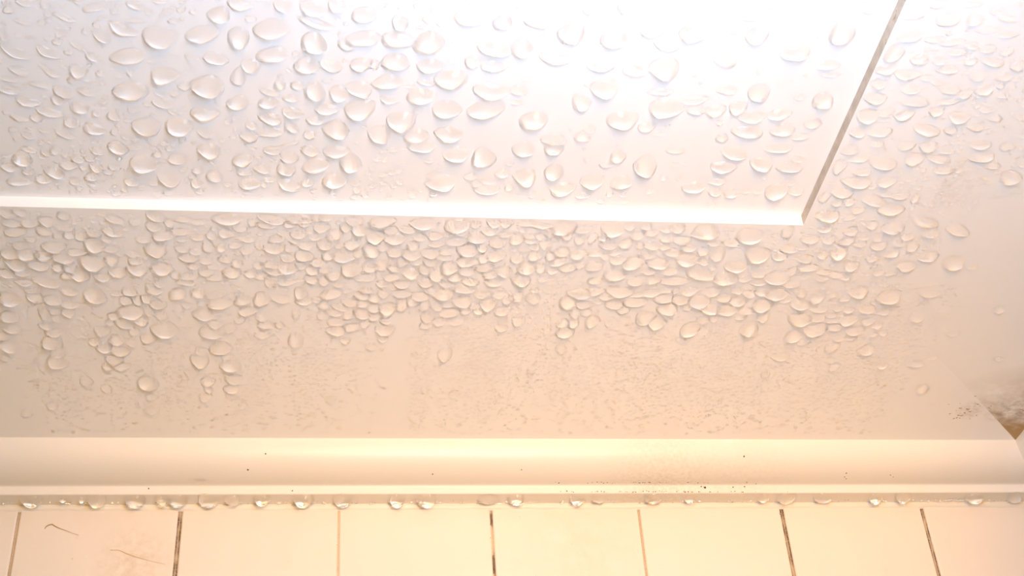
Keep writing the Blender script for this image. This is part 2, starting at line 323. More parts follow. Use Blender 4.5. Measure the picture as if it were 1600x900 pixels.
SMALL = """-279.8 -193.7 11.4 9.2 16 0
-51.9 -219.7 12.2 9.5 -1 0
206.1 -308.4 15.1 6.6 10 0
163.3 -213.2 13.1 9.2 -1 0
-37.2 -163.9 14.9 9.2 -10 0
85.9 -180.6 13.3 10.0 -1 0
212.2 -151.1 14.2 10.0 -1 0
209.6 -359.4 9.7 9.2 20 0
156.0 -327.1 9.1 9.2 -2 0
-104.1 -233.8 8.8 12.6 21 0
-16.1 -231.1 9.9 11.6 -26 0
39.6 -295.3 9.1 10.2 -2 1
184.1 -289.9 10.5 9.8 11 0
-65.4 -170.8 9.2 14.3 -1 0
-37.0 -121.9 9.7 15.6 -1 0
9.8 -178.8 10.2 12.8 -1 0
178.2 -183.3 10.7 13.3 13 0
204.5 -162.7 12.2 12.4 14 0
174.4 -144.9 12.3 12.9 14 0
-208.0 -366.1 8.8 7.5 46 1
-146.0 -302.4 9.7 8.9 -17 1
72.4 -332.2 10.2 8.4 10 1
202.4 -368.7 10.0 7.4 3 0
-182.1 -284.3 9.9 9.1 35 1
-164.9 -271.6 9.6 9.4 -2 1
-257.9 -210.2 10.1 10.1 33 0
-159.6 -199.0 11.4 10.9 -25 0
-220.5 -197.1 10.2 10.6 -1 0
-94.6 -225.5 10.3 10.5 -1 0
-9.8 -205.1 10.8 11.0 -1 0
29.6 -221.1 10.7 10.6 -1 0
-268.0 -172.0 10.3 10.8 -1 0
-258.7 -170.7 10.4 10.9 -1 0
-228.9 -132.8 10.8 11.9 17 0
-228.3 -122.0 12.4 12.2 43 0
-88.0 -162.2 11.0 11.8 -1 0
96.4 -181.0 12.4 11.2 14 0
112.8 -188.6 12.4 11.0 13 0
33.4 -145.2 11.6 12.1 -1 0
-209.2 -383.0 11.2 5.6 -22 1
-248.1 -341.9 10.5 6.0 35 1
-38.7 -230.0 13.0 8.1 -1 0
192.6 -358.4 10.5 6.8 -2 0
-253.6 -232.2 10.5 8.7 -2 0
-195.3 -246.3 11.2 8.7 37 0
-181.9 -211.2 11.0 9.4 -1 0
-116.5 -293.1 10.8 8.1 26 1
85.3 -235.8 12.5 9.0 13 0
67.4 -198.1 12.1 9.8 -1 0
184.5 -318.0 10.9 7.4 -2 0
156.3 -313.1 10.9 7.6 -2 0
212.1 -299.9 12.4 7.6 10 0
157.2 -239.6 11.9 8.8 -1 0
-154.8 -172.6 12.2 10.2 -18 0
-152.6 -162.0 12.3 10.4 -18 0
-222.5 -149.6 12.3 10.3 34 0
-102.6 -144.6 12.1 10.8 -1 0
170.1 -177.1 12.7 9.8 -1 0
245.3 -191.1 12.8 9.2 -1 0
52.3 -343.3 13.4 5.5 -2 1
194.8 -398.3 13.0 4.6 -3 0
-222.7 -207.2 8.4 11.6 -1 0
18.9 -310.0 8.9 8.9 -2 1
155.2 -360.9 8.7 7.7 -2 0
200.8 -356.6 8.9 7.6 -2 0
190.9 -343.7 9.0 7.9 -2 0
-251.5 -240.3 8.8 9.6 -2 0
-110.8 -240.2 9.2 10.2 -2 0
-71.2 -220.7 10.1 10.7 -25 0
-5.9 -234.2 9.6 10.4 -1 0
5.7 -218.8 9.8 10.7 -1 0
224.0 -247.8 10.1 9.4 -2 0
178.7 -239.0 10.1 9.8 -1 0
142.9 -245.2 8.1 12.0 -2 0
189.1 -215.6 10.4 10.2 -1 0
-202.1 -167.7 9.7 11.3 -1 0
-236.1 -141.1 9.9 11.7 -1 0
-263.1 -120.6 10.1 11.9 27 0
130.7 -178.6 12.2 11.1 20 0
48.0 -157.5 10.6 11.9 -1 0
203.0 -133.2 9.7 14.3 7 0
225.7 -131.6 12.8 11.6 14 0
245.9 -165.6 11.1 10.9 -1 0
-185.4 -324.0 10.3 6.5 19 1
84.4 -346.1 11.8 6.3 10 1
94.8 -401.4 10.4 5.6 -3 1
-216.7 -242.7 11.5 7.6 31 0
-219.6 -232.0 12.1 7.7 39 0
-140.0 -241.6 11.7 7.8 14 0
-137.7 -206.7 12.1 8.4 -1 0
-134.2 -175.3 13.1 8.9 24 0
-65.9 -181.1 12.8 8.9 6 0
-17.2 -341.1 9.3 7.4 -2 1
134.6 -324.7 9.9 7.5 -2 1
181.1 -389.5 11.6 4.8 -17 0
216.1 -333.2 10.0 7.1 -2 0
-235.7 -277.1 9.3 8.0 -2 1
-259.7 -238.6 9.6 8.5 -2 0
-126.8 -287.8 9.6 8.2 12 1
-140.6 -278.7 9.6 8.3 13 1
-93.3 -246.4 10.0 8.9 -2 0
-109.2 -224.9 10.2 9.3 -1 0
-77.7 -208.0 10.5 9.7 -1 0
-87.0 -196.3 14.3 7.4 -10 0
52.9 -216.5 10.9 9.5 -1 0
40.2 -210.9 10.9 9.6 -1 0
208.6 -228.2 10.6 8.8 -19 0
147.9 -230.6 11.0 9.0 -1 0
-249.4 -178.3 10.3 9.6 -1 0
-210.5 -135.3 10.9 10.6 -1 0
-232.0 -114.1 11.0 10.9 18 0
-164.0 -95.7 11.7 11.6 18 0
-54.8 -179.2 11.8 10.2 22 0
-6.5 -166.4 11.3 10.5 -18 0
78.2 -185.9 11.3 9.9 -1 0
100.5 -188.1 11.4 9.8 -1 0
122.0 -182.3 11.9 9.9 6 0
172.4 -124.0 12.9 10.7 7 0
-191.3 -385.0 8.7 5.6 24 1
-78.1 -332.0 10.1 6.6 11 1
171.9 -391.1 10.0 5.6 -3 0
201.9 -405.7 10.8 5.3 8 0
-265.3 -274.5 9.8 6.9 30 1
-269.3 -238.1 10.4 7.4 -2 0
-240.0 -214.1 10.8 7.9 -1 0
-20.9 -208.2 11.6 8.5 -1 0
28.6 -244.2 11.3 7.9 -2 0
163.5 -306.6 11.0 6.7 -2 0
195.3 -278.3 11.5 7.0 -2 0
-285.6 -141.9 11.5 8.8 -1 0
-229.0 -107.0 12.1 9.7 0 0
-102.6 -153.0 12.0 9.3 -1 0
-93.3 -147.7 12.5 9.4 -18 0
45.0 -187.2 12.1 8.7 -1 0
58.4 -174.9 13.8 8.9 21 0
219.6 -376.1 9.6 7.3 19 0
194.0 -350.5 12.2 5.2 -2 0
-243.4 -235.0 12.1 6.5 -2 0
-171.0 -221.7 7.6 11.5 -1 0
54.8 -231.3 9.5 10.3 13 0
10.6 -229.1 8.8 10.5 -1 0
-179.2 -178.2 9.7 11.2 -25 0
-169.6 -178.0 14.0 7.5 -18 0
-122.5 -180.5 8.9 11.4 -1 0
-29.8 -186.6 13.7 7.6 -1 0
0.4 -180.0 9.3 11.5 -1 0
-99.9 -366.1 8.9 7.0 42 1
50.1 -318.4 9.4 7.7 11 1
199.8 -386.5 9.4 6.3 9 0
215.6 -368.3 8.8 6.6 -2 0
166.0 -341.3 9.0 7.1 -2 0
-161.1 -233.5 9.2 9.0 -2 0
-229.6 -192.3 9.4 9.5 -1 0
-84.7 -206.3 9.7 9.7 -1 0
-53.7 -205.1 9.8 9.8 -1 0
-31.3 -204.3 9.8 9.8 -1 0
-116.2 -194.2 9.7 9.9 -1 0
-52.9 -193.1 10.1 10.0 -18 0
11.7 -240.6 7.0 12.5 -2 0
20.2 -223.5 9.8 9.4 -1 0
76.6 -198.4 10.2 9.7 -1 0
206.7 -315.9 9.4 7.4 -2 0
178.6 -247.5 10.0 8.6 -2 0
168.6 -238.6 9.5 8.7 -27 0
198.6 -235.2 11.3 8.7 12 0
159.7 -222.1 10.2 9.1 -1 0
-265.6 -157.3 7.0 13.7 -1 0
-213.4 -151.3 9.8 10.3 -1 0
213.0 -173.3 10.9 9.7 -1 0
-239.5 -334.0 11.9 4.4 12 1
-233.7 -300.4 10.4 5.7 29 1
-134.9 -334.0 10.8 5.5 25 1
-114.0 -315.2 9.2 6.8 4 1
78.4 -385.7 10.5 5.0 -3 1
181.0 -413.2 10.5 4.5 -3 0
206.1 -395.9 10.8 4.6 -3 0
185.9 -383.6 9.7 5.6 3 0
-269.5 -246.0 9.7 7.3 40 0
-197.7 -238.1 9.7 7.7 6 0
-185.0 -233.8 11.6 6.7 -2 0
-134.6 -292.8 9.5 7.1 12 1
-122.6 -234.1 10.1 8.0 -2 0
-134.5 -229.5 10.1 8.0 -1 0
-119.4 -224.5 10.2 8.2 -1 0
-137.1 -200.0 12.3 7.3 15 0
-15.0 -194.1 10.9 8.7 -1 0
82.1 -225.4 11.6 8.1 13 0
19.7 -214.6 10.9 8.4 -26 0
25.9 -208.9 11.0 8.4 -26 0
-250.3 -166.2 10.5 8.6 -1 0
-216.6 -179.1 10.3 8.6 16 0
-263.0 -139.4 10.7 9.0 -1 0
-94.6 -172.6 11.6 9.0 23 0
40.6 -173.7 11.3 9.0 -1 0
-71.4 -206.1 8.7 10.9 -33 0
-139.1 -190.7 7.9 11.1 -1 0
20.8 -237.9 7.9 10.3 -2 0
10.7 -207.9 8.1 10.9 -1 0
218.6 -234.5 8.4 9.7 -1 0
-219.3 -170.3 7.9 11.2 -1 0
-52.5 -170.1 8.3 11.7 -1 0
-223.1 -376.5 10.6 4.0 25 1
-229.6 -308.7 7.8 7.5 43 1
210.0 -385.0 7.8 6.3 -3 0
179.3 -378.1 7.8 6.5 -3 0
-222.6 -276.4 7.8 8.1 -2 1
-249.8 -266.1 7.8 8.1 -2 1
-235.5 -228.8 8.2 8.8 -2 0
-18.4 -280.1 8.3 8.4 -2 1
-74.5 -239.3 8.5 9.1 -2 0
-116.1 -201.7 8.7 9.7 -1 0
80.8 -246.5 9.9 8.8 19 0
237.9 -320.1 10.0 7.2 15 0
154.4 -275.7 7.0 10.2 -2 0
144.4 -223.1 9.2 9.1 -1 0
155.7 -209.9 9.4 9.3 -1 0
-252.3 -158.7 8.8 10.0 -1 0
-179.4 -93.1 9.6 11.6 0 0
-81.3 -167.6 9.8 10.4 -26 0
-49.9 -159.0 9.3 10.6 -1 0
4.0 -156.3 9.5 10.6 -1 0
36.2 -165.3 7.6 13.0 -1 0
-238.1 -384.1 8.4 4.7 18 1
-233.3 -341.6 9.0 5.2 19 1
-219.9 -330.3 9.2 5.4 12 1
-253.6 -310.7 9.3 5.5 21 1
-9.9 -396.3 9.4 4.9 -3 1
-150.5 -228.8 10.9 6.9 -1 0
-271.9 -186.3 10.8 7.0 7 0
-183.2 -194.2 11.2 7.3 -1 0
95.9 -278.3 11.2 6.2 -2 1
5.7 -245.4 11.2 6.8 -2 0
68.4 -221.2 12.1 7.0 6 0
182.1 -207.4 12.3 6.9 -1 0
158.3 -197.3 12.4 7.1 -1 0
-100.0 -167.6 12.5 7.8 23 0
-88.4 -178.8 12.1 7.7 15 0
183.3 -172.3 12.8 7.4 -1 0
-125.6 -310.1 9.7 6.8 45 1
-225.2 -268.9 8.7 7.1 -2 1
-228.6 -231.6 8.8 7.7 15 0
-267.8 -219.4 9.0 7.7 -1 0
-245.3 -200.4 9.2 8.1 -1 0
-173.5 -198.3 9.5 8.4 -1 0
-19.8 -247.0 9.4 7.8 -2 0
-21.4 -240.4 9.5 8.0 -2 0
-129.0 -212.8 9.5 8.3 -1 0
-51.4 -211.7 9.7 8.4 -1 0
-17.6 -201.6 9.9 8.6 -1 0
-36.2 -198.0 9.9 8.7 -1 0
-72.0 -196.9 10.3 8.7 -26 0
-66.3 -191.0 9.9 8.8 -1 0
-27.7 -193.7 10.4 8.7 14 0
106.1 -268.9 9.6 7.4 -2 1
45.1 -230.0 10.8 8.1 20 0
69.3 -230.1 11.0 8.0 20 0
90.5 -228.6 9.9 8.0 -1 0
113.5 -235.2 9.9 7.9 -1 0
168.6 -296.7 9.4 6.8 -2 0
-203.5 -180.3 10.1 8.6 33 0
-171.3 -149.9 11.1 9.2 -26 0
-292.1 -135.0 9.8 8.9 -1 0
-237.1 -124.6 10.0 9.4 -1 0
-165.4 -86.0 10.6 10.3 0 0
-143.1 -149.0 10.1 9.3 -1 0
183.8 -164.3 10.9 8.7 -1 0
197.7 -154.8 11.1 8.8 -1 0
-240.7 -372.7 9.9 4.0 11 1
-253.3 -336.4 10.3 4.3 12 1
-185.4 -188.8 13.0 6.1 15 0
-166.7 -303.5 10.0 5.9 41 1
-130.3 -338.7 6.7 7.3 -2 1
139.0 -400.9 9.0 4.7 -3 1
194.6 -377.9 7.1 6.5 -3 0
203.7 -330.3 7.5 7.2 -2 0
-203.8 -227.0 9.9 6.7 -1 0
-210.1 -207.2 10.0 7.0 15 0
-65.2 -240.1 10.8 6.8 21 0
-107.4 -215.1 7.8 9.5 -1 0
-67.2 -210.5 7.9 9.7 -1 0
-109.1 -192.9 8.0 9.9 -1 0
-104.7 -197.6 8.7 9.8 30 0
-130.3 -190.5 10.6 7.4 -1 0
-2.5 -247.5 10.3 6.7 -2 0
59.5 -239.1 8.5 9.1 13 0
99.3 -226.1 8.2 9.2 -1 0
84.0 -207.5 11.1 7.2 -1 0
236.4 -304.9 10.4 5.6 -2 0
188.8 -252.8 8.2 8.4 -2 0
195.2 -242.4 8.3 8.6 -1 0
-208.1 -160.8 7.1 11.5 -1 0
-201.3 -157.0 8.0 10.3 -1 0
-163.4 -145.6 8.2 10.7 -1 0
-236.4 -107.1 8.9 11.0 36 0
-251.2 -92.9 8.4 11.2 0 0
-120.8 -172.5 10.8 7.7 -1 0
-145.3 -139.5 11.1 8.1 -1 0
-110.0 -169.2 8.2 10.4 -1 0
-75.9 -181.7 8.1 10.2 -1 0
-103.6 -162.1 11.0 7.9 7 0
-20.2 -182.2 11.0 7.6 -1 0
-4.9 -177.5 7.4 11.5 -1 0
137.7 -169.6 11.7 7.5 -1 0
143.3 -189.3 9.9 9.7 20 0
151.2 -163.7 8.9 10.1 -1 0
30.6 -154.5 8.6 10.6 -1 0
36.8 -154.7 8.6 10.6 -1 0
33.2 -129.1 7.8 12.5 -19 0
263.0 -117.6 12.7 7.8 -1 0
276.7 -91.1 9.8 10.8 0 0
-214.0 -352.9 7.2 6.0 40 1
-122.1 -339.0 7.5 6.4 11 1
-22.1 -395.6 7.2 5.7 -3 1
191.2 -388.0 7.8 5.6 -3 0
-263.6 -247.3 8.9 7.3 54 0
-271.3 -194.5 8.4 8.1 -1 0
-36.9 -239.8 8.6 8.0 -2 0
-58.8 -233.5 8.6 8.1 -1 0
-50.3 -235.2 8.6 8.1 -2 0
-113.5 -209.7 8.7 8.4 -1 0
54.2 -247.0 8.7 7.8 -2 0
35.3 -235.7 6.2 11.4 -1 0
-3.9 -216.8 8.9 8.3 -1 0
198.9 -223.3 9.4 7.8 -1 0
140.6 -272.3 8.8 7.3 -2 1
-144.7 -156.7 9.1 9.2 -1 0
-95.4 -160.2 9.2 9.2 -1 0
-42.2 -155.1 9.4 9.3 -1 0
-10.1 -181.8 9.2 8.9 -1 0
136.1 -187.3 9.6 8.5 -1 0
217.0 -160.9 10.1 8.6 -1 0
-125.2 -330.2 8.3 5.6 11 1
130.8 -314.8 9.2 5.7 -2 1
216.7 -345.9 9.1 5.2 -2 0
-220.2 -288.9 8.5 5.9 -2 1
-206.7 -265.2 8.7 6.2 21 1
-149.5 -275.7 8.8 6.3 -2 1
-241.9 -245.0 8.6 6.4 23 0
-153.4 -238.3 9.1 6.7 -2 0
-222.1 -218.0 9.1 6.8 -1 0
-184.6 -219.3 9.2 6.9 -1 0
-210.9 -214.2 9.2 6.9 23 0
-162.4 -210.9 9.4 7.1 -1 0
-43.3 -221.2 9.6 7.1 -1 0
66.9 -242.0 9.7 6.7 -2 0
103.6 -234.7 9.9 6.8 -1 0
136.8 -206.0 10.3 7.1 -1 0
138.9 -198.4 10.4 7.1 -1 0
43.3 -197.1 10.1 7.4 -1 0
212.4 -243.5 10.7 6.4 5 0
68.4 -301.6 10.8 5.0 -2 1
-268.0 -178.9 11.1 5.9 -1 0
90.4 -311.9 6.6 7.8 -2 1
-98.2 -240.5 6.7 9.1 -2 0
-127.9 -222.9 6.8 9.3 -1 0
28.5 -233.8 7.3 9.2 -34 0
14.6 -219.0 7.1 9.5 -1 0
169.0 -225.4 7.4 9.0 -1 0
-213.1 -171.1 7.0 10.0 -1 0
167.8 -188.3 7.7 9.6 -1 0
-192.9 -376.3 9.7 3.7 -3 1
-209.6 -313.5 7.3 6.6 48 1
-250.5 -363.8 4.9 7.3 -3 1
-116.4 -304.8 7.0 6.9 -2 1
-251.9 -200.9 7.5 8.1 -1 0
-156.6 -207.6 7.7 8.3 -1 0
-149.3 -197.6 7.8 8.5 -1 0
-248.1 -193.1 7.6 8.2 -1 0
-12.8 -247.0 7.7 7.9 -2 0
-61.9 -226.4 8.0 8.2 14 0
-22.6 -216.2 8.0 8.4 -1 0
97.1 -269.9 8.7 7.4 18 1
-207.7 -172.6 9.1 8.7 48 0
-218.1 -141.1 8.1 9.2 -1 0
-166.7 -117.4 8.4 9.8 8 0
-181.8 -78.0 8.7 10.4 0 0
-87.3 -171.2 8.2 9.1 -1 0
-81.1 -176.8 9.1 9.0 -33 0
-59.1 -173.5 8.2 9.0 -1 0
64.3 -168.7 8.6 9.0 -1 0
210.3 -113.6 9.4 9.4 0 0
-219.4 -359.4 8.8 4.2 47 1
-245.4 -311.1 7.2 5.5 28 1
-251.3 -298.4 8.7 4.7 21 1
-233.9 -323.7 7.5 5.4 42 1
-62.0 -344.0 9.4 4.6 17 1
21.2 -315.7 8.4 5.9 11 1
-230.4 -281.9 7.7 5.9 -2 1
-253.0 -287.9 8.8 4.8 21 1
-169.4 -193.7 10.4 6.1 -1 0
-113.3 -247.8 8.3 6.7 -2 0
-49.0 -228.0 10.4 5.8 -1 0
77.0 -236.7 8.9 6.8 -1 0
39.2 -222.5 9.0 7.0 -1 0
72.1 -207.0 11.0 6.0 -1 0
168.9 -318.4 8.4 5.6 -2 0
176.3 -265.4 8.9 6.2 -2 0
187.0 -236.1 9.2 6.5 -1 0
175.5 -204.1 9.5 7.0 -1 0
-266.5 -145.2 8.9 7.6 -1 0
-215.1 -64.8 9.7 9.0 0 0
-32.8 -155.2 9.4 8.0 -1 0
-5.7 -149.5 9.5 8.1 -1 0
52.5 -181.8 9.4 7.6 -1 0
128.6 -190.2 9.5 7.3 -1 0
114.5 -160.1 9.8 7.7 -1 0
223.7 -170.8 10.0 7.2 -1 0
-125.5 -159.7 5.9 11.8 -1 0
-86.5 -354.6 5.2 7.2 -2 1
-189.3 -241.1 6.5 7.7 -2 0
-168.7 -231.2 5.8 9.1 -2 0
-146.6 -242.8 5.8 8.9 -2 0
-164.4 -220.1 6.8 8.1 -1 0
-190.0 -195.0 6.0 9.6 -1 0
-120.0 -243.7 7.7 7.9 42 0
-29.7 -245.6 6.8 7.9 -2 0
-24.3 -224.8 7.0 8.2 -1 0
-91.0 -218.3 6.9 8.3 -1 0
102.4 -216.5 7.4 8.2 -1 0
31.9 -211.3 7.2 8.4 -1 0
162.7 -271.7 7.1 7.2 -2 0
169.5 -272.6 7.1 7.2 -2 0
204.8 -276.8 6.2 8.0 -2 0
-239.9 -85.1 7.6 10.0 0 0
-86.0 -151.8 7.4 9.4 -1 0
-45.0 -169.2 7.4 9.1 -1 0
-17.1 -333.2 8.6 4.7 -2 1
119.6 -396.8 8.3 4.0 -3 1
-182.5 -244.5 9.0 5.5 -2 0
-175.5 -229.2 9.2 5.7 -1 0
-12.5 -237.7 9.5 5.7 -2 0
-43.7 -215.3 9.7 6.0 -1 0
-41.1 -191.5 9.9 6.3 -1 0
174.8 -209.4 10.4 5.8 -1 0
-85.9 -184.1 9.9 6.3 -1 0
193.7 -161.0 11.0 6.2 -1 0
335.5 -63.9 12.4 6.8 0 0
-174.8 -335.7 6.8 5.4 33 1
120.7 -386.0 6.9 4.9 -3 1
177.4 -366.2 7.1 5.0 -2 0
223.4 -339.9 9.1 5.2 20 0
-255.8 -271.8 6.8 6.0 22 1
-240.2 -288.0 6.9 5.8 -2 1
-174.1 -265.9 7.2 6.3 -2 1
-241.9 -229.0 7.3 6.6 -2 0
-207.1 -241.7 7.3 6.5 -2 0
-156.6 -223.1 7.6 6.9 -1 0
-150.9 -219.1 7.6 7.0 -1 0
-178.1 -216.7 7.6 7.0 -1 0
-172.7 -209.1 7.7 7.1 -1 0
-34.7 -276.7 7.5 6.4 -2 1
-127.5 -241.9 7.5 6.7 -2 0
-59.4 -212.0 7.9 7.2 -1 0
-122.2 -206.4 7.8 7.2 -1 0
-109.1 -203.1 7.9 7.3 -1 0
-144.2 -196.1 7.8 7.3 -1 0
-77.1 -190.6 8.1 7.5 -1 0
62.7 -247.6 7.9 6.6 -2 0
74.3 -245.1 8.0 6.7 -2 0
42.1 -236.9 7.9 6.8 -1 0
76.7 -229.5 9.5 6.9 26 0
129.6 -201.2 8.5 7.1 -1 0
162.8 -248.2 8.1 6.5 -2 0
-259.1 -159.0 7.9 7.4 -1 0
-220.9 -130.9 8.2 8.0 -1 0
-241.8 -130.5 8.1 7.9 -1 0
-181.2 -123.2 8.4 8.3 -1 0
-214.0 -77.4 8.6 8.8 0 0
-274.1 -68.2 8.5 8.7 0 0
-80.6 -158.0 8.3 8.0 -1 0
-50.4 -150.9 8.5 8.1 -1 0
-28.0 -165.5 8.4 7.9 -1 0
137.2 -163.9 8.8 7.6 -1 0
194.6 -174.2 8.9 7.3 -1 0
182.4 -139.5 9.1 7.8 -1 0
203.6 -144.0 9.2 7.7 -1 0
241.3 -115.6 9.5 7.9 -1 0
132.9 -359.3 10.3 3.5 -2 1
220.6 -356.2 8.1 4.2 -2 0
-202.1 -292.5 7.7 4.9 -2 1
-179.9 -203.7 8.5 5.9 -1 0
-25.3 -273.8 8.3 5.3 -2 1
26.0 -264.2 8.6 5.4 -2 1
186.9 -279.1 8.8 5.0 -2 0
134.1 -297.6 8.5 4.9 -2 1
86.0 -188.9 9.4 6.2 -1 0
-226.0 -366.5 5.2 5.8 53 1
-144.5 -310.3 6.7 5.8 40 1
-234.3 -265.3 6.3 6.1 -2 1
-172.5 -275.9 6.4 6.2 -2 1
-118.3 -268.2 6.5 6.4 -2 1
-144.0 -223.7 5.1 9.3 -1 0
-78.2 -223.6 6.9 7.1 -1 0
-144.7 -205.7 6.9 7.2 -1 0
17.3 -205.5 7.3 7.3 -1 0
12.9 -197.8 7.3 7.4 -1 0
187.8 -241.9 7.3 6.5 -1 0
-259.3 -152.2 7.0 7.5 -1 0
-228.0 -156.0 7.1 7.6 -1 0
-110.5 -159.6 7.3 7.9 -1 0
-20.6 -165.7 7.5 7.9 -1 0
-28.3 -82.6 8.1 9.1 0 0
-49.8 -185.2 7.3 7.6 -1 0
42.6 -166.5 7.6 7.8 -1 0
195.5 -184.0 7.8 7.2 -1 0
201.8 -171.9 7.9 7.3 -1 0
224.7 -156.0 8.1 7.4 -1 0
292.3 -179.6 8.1 6.9 -1 0
109.7 -394.3 6.8 4.0 -3 1
122.3 -343.4 7.2 4.5 -2 1
184.1 -363.2 8.5 4.2 20 0
-174.5 -242.1 7.4 5.5 -2 0
-199.3 -186.9 7.8 6.1 -1 0
-136.9 -271.1 7.3 5.3 -2 1
-108.3 -248.1 7.5 5.6 -2 0
-131.0 -234.9 7.5 5.7 -2 0
-101.1 -189.7 8.0 6.2 -1 0
34.6 -289.6 7.5 5.1 -2 1
49.8 -223.4 8.1 5.8 -1 0
1.2 -232.6 7.9 5.8 -1 0
4.6 -227.0 7.9 5.8 -1 0
173.9 -259.0 8.1 5.2 -2 0
210.1 -236.8 8.4 5.4 -1 0
154.8 -232.0 8.3 5.6 -1 0
207.3 -209.6 8.6 5.7 -1 0
214.3 -209.0 8.6 5.7 -1 0
135.1 -279.1 7.8 5.1 -2 1
-186.2 -167.6 8.0 6.3 -1 0
-74.0 -154.9 8.4 6.7 -1 0
160.0 -181.3 8.7 6.1 -1 0
205.9 -120.7 9.4 6.6 -1 0
-180.8 -387.7 7.6 3.2 -3 1
-31.8 -271.8 5.8 6.4 -2 1
62.9 -230.5 6.3 6.9 -1 0
5.9 -237.1 6.1 6.9 -2 0
-230.5 -149.9 6.2 7.7 -1 0
-23.9 -171.1 6.5 7.8 -1 0
121.0 -161.9 6.8 7.7 -1 0
167.6 -104.6 7.3 8.3 0 0
-216.8 -272.7 6.3 5.1 -2 1
-213.3 -276.5 6.3 5.1 -2 1
-262.0 -224.8 6.5 5.5 -1 0
-223.6 -226.2 7.3 5.6 46 0
-183.9 -227.6 6.7 5.7 -1 0
-125.3 -228.2 6.8 5.8 -1 0
-114.2 -231.4 6.8 5.8 -1 0
-101.5 -224.8 6.8 5.8 -1 0
-0.2 -236.7 7.0 5.7 -2 0
-0.5 -224.5 8.8 4.7 -1 0
259.7 -218.8 7.7 5.4 -1 0
188.8 -204.4 7.6 5.8 -1 0
-223.7 -177.2 6.9 6.1 -1 0
-168.9 -160.2 9.0 5.2 -1 0
-294.6 -114.8 7.2 6.6 -1 0
-290.3 -60.8 7.6 7.2 0 0
-157.5 -153.7 7.3 6.6 -1 0
-113.6 -174.8 7.2 6.4 -1 0
-81.6 -129.6 7.6 7.0 -1 0
-96.9 -134.8 7.5 6.9 -1 0
-105.0 -76.8 7.9 7.6 0 0
-38.7 -171.4 7.4 6.5 -1 0
10.6 -186.8 7.4 6.3 -1 0
70.8 -184.5 7.5 6.2 -1 0
102.1 -171.8 7.7 6.3 -1 0
192.0 -166.7 7.9 6.2 -1 0
274.4 -151.3 8.2 6.1 -1 0
-243.2 -302.1 6.5 3.8 13 1
216.3 -362.7 4.8 5.0 -2 0
-217.6 -214.0 5.0 6.9 -1 0
-169.6 -203.9 7.7 4.8 -1 0
-92.8 -264.2 5.0 6.5 -2 1
-13.8 -268.6 5.1 6.5 -2 1
219.6 -300.7 5.2 5.7 -2 0
-274.4 -105.3 5.5 8.1 0 0
91.7 -189.2 5.7 7.4 -1 0
-211.8 -342.1 5.2 4.4 41 1
-244.9 -286.5 5.6 4.9 44 1
-179.4 -84.7 6.7 7.4 0 0
-159.3 -69.9 6.9 7.6 0 0
-134.9 -149.6 6.4 6.7 -1 0
-37.5 -141.5 6.7 6.8 -1 0
-75.2 -136.8 6.6 6.9 -1 0
338.7 -80.0 7.8 6.6 0 0
-69.4 -341.4 6.1 3.7 -2 1
-247.7 -227.9 6.5 4.4 -2 0
-156.3 -178.9 7.1 5.0 -1 0
-178.1 -169.2 7.1 5.1 -1 0
212.5 -143.1 8.2 5.1 -1 0
225.4 -147.5 8.2 5.0 -1 0
271.2 -124.2 8.4 5.1 -1 0
-217.4 -315.7 4.5 4.6 -2 1
236.3 -341.3 5.0 4.3 -2 0
-140.2 -266.7 4.1 6.4 -2 1
-83.9 -242.2 4.2 6.8 -2 0
-0.5 -263.8 5.1 5.4 -2 1
45.0 -219.6 5.4 5.9 -1 0
-190.2 -101.8 5.7 7.1 0 0
187.6 -186.9 5.8 6.0 -1 0
-43.6 -236.5 6.0 4.6 -2 0
119.6 -271.1 6.1 4.2 -2 1
108.3 -211.1 6.5 4.7 -1 0
-146.6 -113.3 6.6 5.7 -1 0
-96.6 -183.6 6.3 5.1 -1 0
21.3 -147.3 6.9 5.4 -27 0
313.1 -129.0 7.4 5.0 -1 0
58.0 -154.7 4.8 6.6 -1 0
-55.4 -276.9 4.9 4.2 -2 1
113.5 -270.9 5.2 4.2 -2 1
-91.8 -115.0 5.8 5.7 -1 0
48.6 -176.6 5.7 5.1 -1 0
231.3 -148.5 6.1 5.0 -1 0
261.3 -100.4 6.5 5.3 0 0
-100.4 -109.9 6.7 4.3 -1 0
40.5 -265.4 4.3 4.3 -2 1
47.4 -265.6 4.3 4.3 -2 1
121.0 -144.6 5.0 5.3 -1 0
103.8 -141.0 5.0 5.3 -1 0
-32.8 -142.1 5.7 4.1 -1 0
-74.0 -267.9 3.3 4.3 -2 1"""
